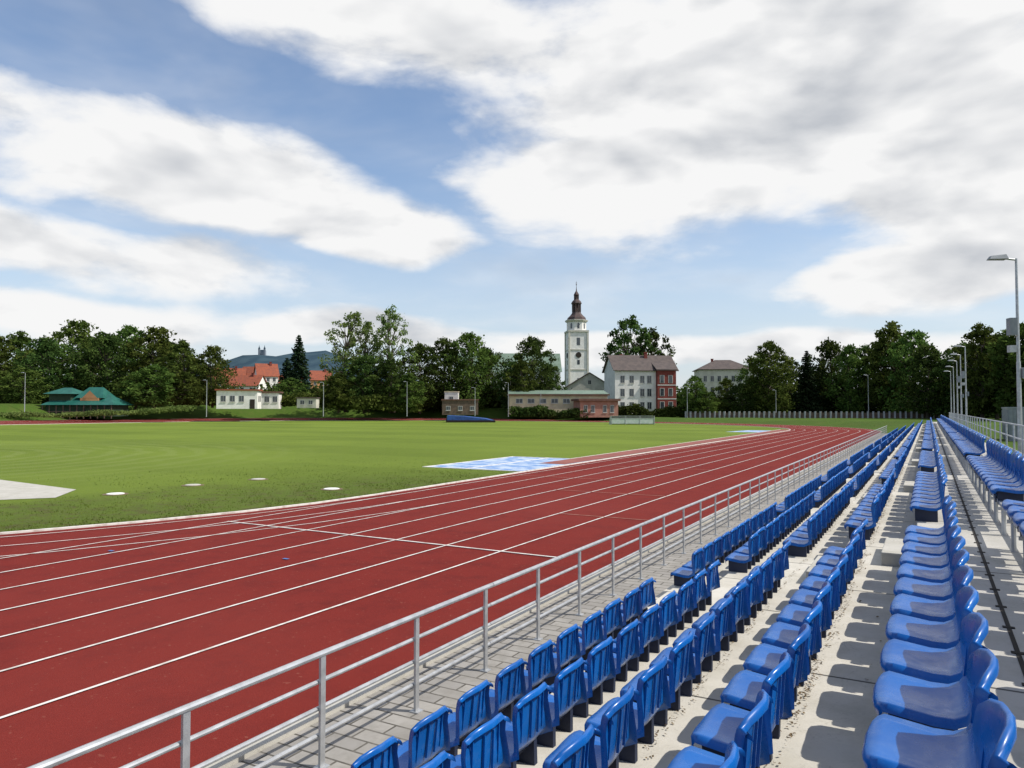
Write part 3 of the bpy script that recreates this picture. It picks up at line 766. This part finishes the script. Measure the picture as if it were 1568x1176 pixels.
tree('oak_tree',BT_[0],.160,232,32,8.8,1,20,7); tree('oak_tree',BT_[0],.190,236,28.5,7,1,20,7)
for t,d,top,hw,k in((.247,190,11.5,4.2,0),(.262,188,7.5,4,2),(.290,205,11.5,4.5,2),(.310,200,10,4,3),(.330,205,17.5,5,1),(.350,198,21.2,7,0),(.376,215,17.5,6,4),(.41,208,14,5,3),(.432,205,22.4,6.2,3),(.458,196,20,5.6,0),
    (.480,205,21,6,4),(.515,188,25,8,2),(.545,180,22.5,7,1),(.562,170,18,6,4),(.590,175,15,5,3),(.505,196,22,7,4),
    (.612,165,18,6,3),(.635,150,20.3,6,2),(.665,150,18.8,6,4),(.69,142,19.5,6.5,0),(.72,140,19,7,3),(.655,160,19,7,4),(.75,130,18,6,1)):
    tree('broadleaf_tree',BR[k],t,d,top,hw,.6)
tree('spruce_tree',CN[1],.399,200,19.2,3.6,.6,22,3.4); tree('spruce_tree',CN[0],.42,212,17,4,.6,22,4.2)
def belt(name,path,h,n,mat,leaf=.6,depth=5):
    P=[]; 
    L=[(path[i+1]-path[i]).length for i in range(len(path)-1)]; tot=sum(L)
    for i in range(len(path)-1):
        k=int(n*L[i]/tot); f=rng.random(k); a=np.array(path[i]); b=np.array(path[i+1])
        q=a+(b-a)*f[:,None]; s=f*L[i]+sum(L[:i])
        hh=h*(.72+.2*np.sin(s*.35+i)+.13*np.sin(s*.83+2)+.1*np.sin(s*2.1))
        q[:,2]+=hh*rng.random(k)**.75; q[:,:2]+=rng.normal(0,depth/2.5,(k,2))
        P.append(q)
    V,F=leafquads(np.concatenate(P),leaf); link(D.objects.new(name,mesh_np(name,V,F,[mat])))
belt('distant_tree_belt',[site(-.80,205,3),site(-.6,212,3),site(-.42,215,3)],10,14000,m_leafd,.6,7)
belt('distant_tree_belt',[site(-.42,225,3),site(-.24,222,3)],7.0,7500,m_leafd,.6,7)
belt('distant_tree_belt',[site(-.24,212,3),site(-.1,210,2),site(.05,212,1.5)],9,12000,m_leafd,.6,7)
belt('distant_tree_belt',[site(.13,222,1),site(.25,222,.6)],8,7000,m_leafd,.6,6)
belt('distant_tree_belt',[site(.25,222,.6),site(.32,222,.6)],5.5,4000,m_leafd,.6,6)
belt('distant_tree_belt',[site(.32,222,.6),site(.46,212,.6),site(.56,198,.6),site(.66,178,.6),site(.85,160,.6)],11,24000,m_leafd,.6,7)
belt('hedge',[site(.0,181,1.2),site(.07,181,.8),(site(.1,180,.7))],2.6,6000,m_leafd,.3,1.4)
belt('hedge',[site(.132,190,.8),site(.18,191,.6),site(.25,191,.6)],3.4,7000,m_leafd,.3,1.6)
belt('shrub_row',[site(-.43,186,3.8),site(-.37,194,3.8),site(-.3,188,3.6),site(-.2,184,3),site(-.13,186,2)],4.0,9000,m_leaf,.4,3)
belt('tall_bank_grass',[site(-.70,156,1.2),site(-.6,158,1.2),site(-.52,161,1.7),site(-.44,165,2.6)],1.2,6000,m_leafl,.22,2.4)

# ------------------------------------------------------------ sky
w=D.worlds.new('World'); sc.world=w; w.use_nodes=True; nt=NT(w.node_tree); w.node_tree.nodes.clear()
SUN_EL=math.radians(50)
SUN_AZ=math.radians(70)   # clockwise from +Y
sky=nt.n('ShaderNodeTexSky'); sky.sky_type='NISHITA'; sky.sun_disc=False
sky.sun_elevation=SUN_EL; sky.sun_rotation=SUN_AZ; sky.air_density=1.0; sky.dust_density=1.0; sky.ozone_density=1.5
tc=nt.n('ShaderNodeTexCoord'); dirv=tc.outputs['Generated']
sp=nt.n('ShaderNodeSeparateXYZ'); nt.L(dirv,sp.inputs[0]); x,y,z=sp.outputs
az=nt.M('ADD',nt.M('ARCTAN2',x,y),YAW); el=nt.M('ARCSINE',z)
az=nt.M('MULTIPLY',az,57.2958); el=nt.M('MULTIPLY',el,57.2958)
zz=nt.M('ADD',nt.M('MAXIMUM',z,0.0),.16)
cb=nt.n('ShaderNodeCombineXYZ')
nt.L(nt.M('DIVIDE',x,zz),cb.inputs[0]); nt.L(nt.M('DIVIDE',y,zz),cb.inputs[1]); pv0=cb.outputs[0]
def dirvec(dz):
    m_=nt.n('ShaderNodeVectorMath',operation='MULTIPLY_ADD'); nt.L(dirv,m_.inputs[0])
    m_.inputs[1].default_value=(1,1,2.3); m_.inputs[2].default_value=(0,0,dz); return m_.outputs[0]
f0=nt.noise(dirvec(0),4.6,9,.55,.15); f1=nt.noise(dirvec(.07),4.6,3,.55,.15)
g0=nt.noise(pv0,1.3,5,.55,.2)
azw=nt.M('ADD',az,nt.M('MULTIPLY',nt.M('SUBTRACT',g0,.5),10)); elw=nt.M('ADD',el,nt.M('MULTIPLY',nt.M('SUBTRACT',nt.noise(dirv,3.2,2,.5),.5),4))
blobs=[(-12,28.5,21,4.3,-9),(20,23.5,24,11,2),(9,17.6,13,3.6,-4),(33,16.5,12,6.5,0),(-25,17.0,16,4.0,-6),(-12,14.2,9,2.8,-8),
 (-29,10.5,13,2.5,-6),(-31,6.7,12,1.8,-3),(-11,5.8,11,1.6,-4),(12,4.8,22,1.4,-2),(30,9.0,10,2.5,5),(20,54,75,17,0),(150,26,60,12,0)]
acc=None
for a0,e0,ra,re,tl in blobs:
    c_,s_=math.cos(math.radians(tl)),math.sin(math.radians(tl))
    da=nt.M('SUBTRACT',azw,a0); de=nt.M('SUBTRACT',elw,e0)
    p=nt.M('ADD',nt.M('MULTIPLY',da,c_/ra),nt.M('MULTIPLY',de,s_/ra)); q=nt.M('ADD',nt.M('MULTIPLY',da,-s_/re),nt.M('MULTIPLY',de,c_/re))
    v_=nt.M('SUBTRACT',1.0,nt.M('ADD',nt.M('MULTIPLY',p,p),nt.M('MULTIPLY',q,q)))
    acc=v_ if acc is None else nt.M('SMOOTH_MAX',acc,v_,.5)
acc=nt.M('MAXIMUM',acc,-1.3)
fm=nt.M('ADD',nt.M('MULTIPLY',f0,.7),nt.M('MULTIPLY',g0,.3))
dens=nt.M('ADD',nt.M('MULTIPLY_ADD',acc,1.05,.1),nt.M('MULTIPLY',nt.M('SUBTRACT',fm,.5),4.2))
mask=nt.sstep(dens,-.25,.65)
veil=nt.M('MULTIPLY',nt.sstep(g0,.40,.72),.32)
mask=nt.M('MAXIMUM',mask,veil)
rel=nt.M('MULTIPLY',nt.M('SUBTRACT',f0,f1),3.6)
thick=nt.sstep(dens,.5,2.0); hi=nt.sstep(el,5,22,.55,.9)
soft=nt.sstep(nt.noise(dirvec(.5),3.0,5,.5),.3,.7,.55,1.15)
gr=nt.M('SUBTRACT',nt.M('MULTIPLY',nt.M('MULTIPLY',thick,hi),soft),rel,clamp=True)
ccol=nt.mix(gr,c4((9.3,9.3,9.3)),c4((4.7,5.0,5.5)))
haze=nt.sstep(el,20,0,0,.68)
skyc=nt.mix(1.0,sky.outputs[0],c4((1.6,1.6,1.62)),'MULTIPLY')
skyc=nt.mix(haze,skyc,c4((6.5,7.3,8.3)))
fin=nt.mix(mask,skyc,ccol)
bg=nt.n('ShaderNodeBackground'); nt.L(fin,bg.inputs[0]); bg.inputs[1].default_value=.1
wo=nt.n('ShaderNodeOutputWorld'); nt.L(bg.outputs[0],wo.inputs[0])
# sun
sl=D.lights.new('sun','SUN'); sl.energy=4.8; sl.angle=math.radians(.5); sl.color=(1,.955,.88)
so=D.objects.new('sun',sl); link(so)
sd=Vector((math.sin(SUN_AZ)*math.cos(SUN_EL),math.cos(SUN_AZ)*math.cos(SUN_EL),math.sin(SUN_EL)))
so.rotation_euler=(-sd).to_track_quat('-Z','Y').to_euler()
# camera
cd=D.cameras.new('camera'); cd.sensor_width=36; cd.lens=25.99; cd.clip_end=6000; cd.clip_start=.05
co=D.objects.new('camera',cd); link(co); co.location=(0,0,EYE)
co.rotation_euler=(math.radians(90+1.92),0,YAW); sc.camera=co
sc.view_settings.view_transform='Standard'; sc.view_settings.look='None'; sc.view_settings.exposure=0
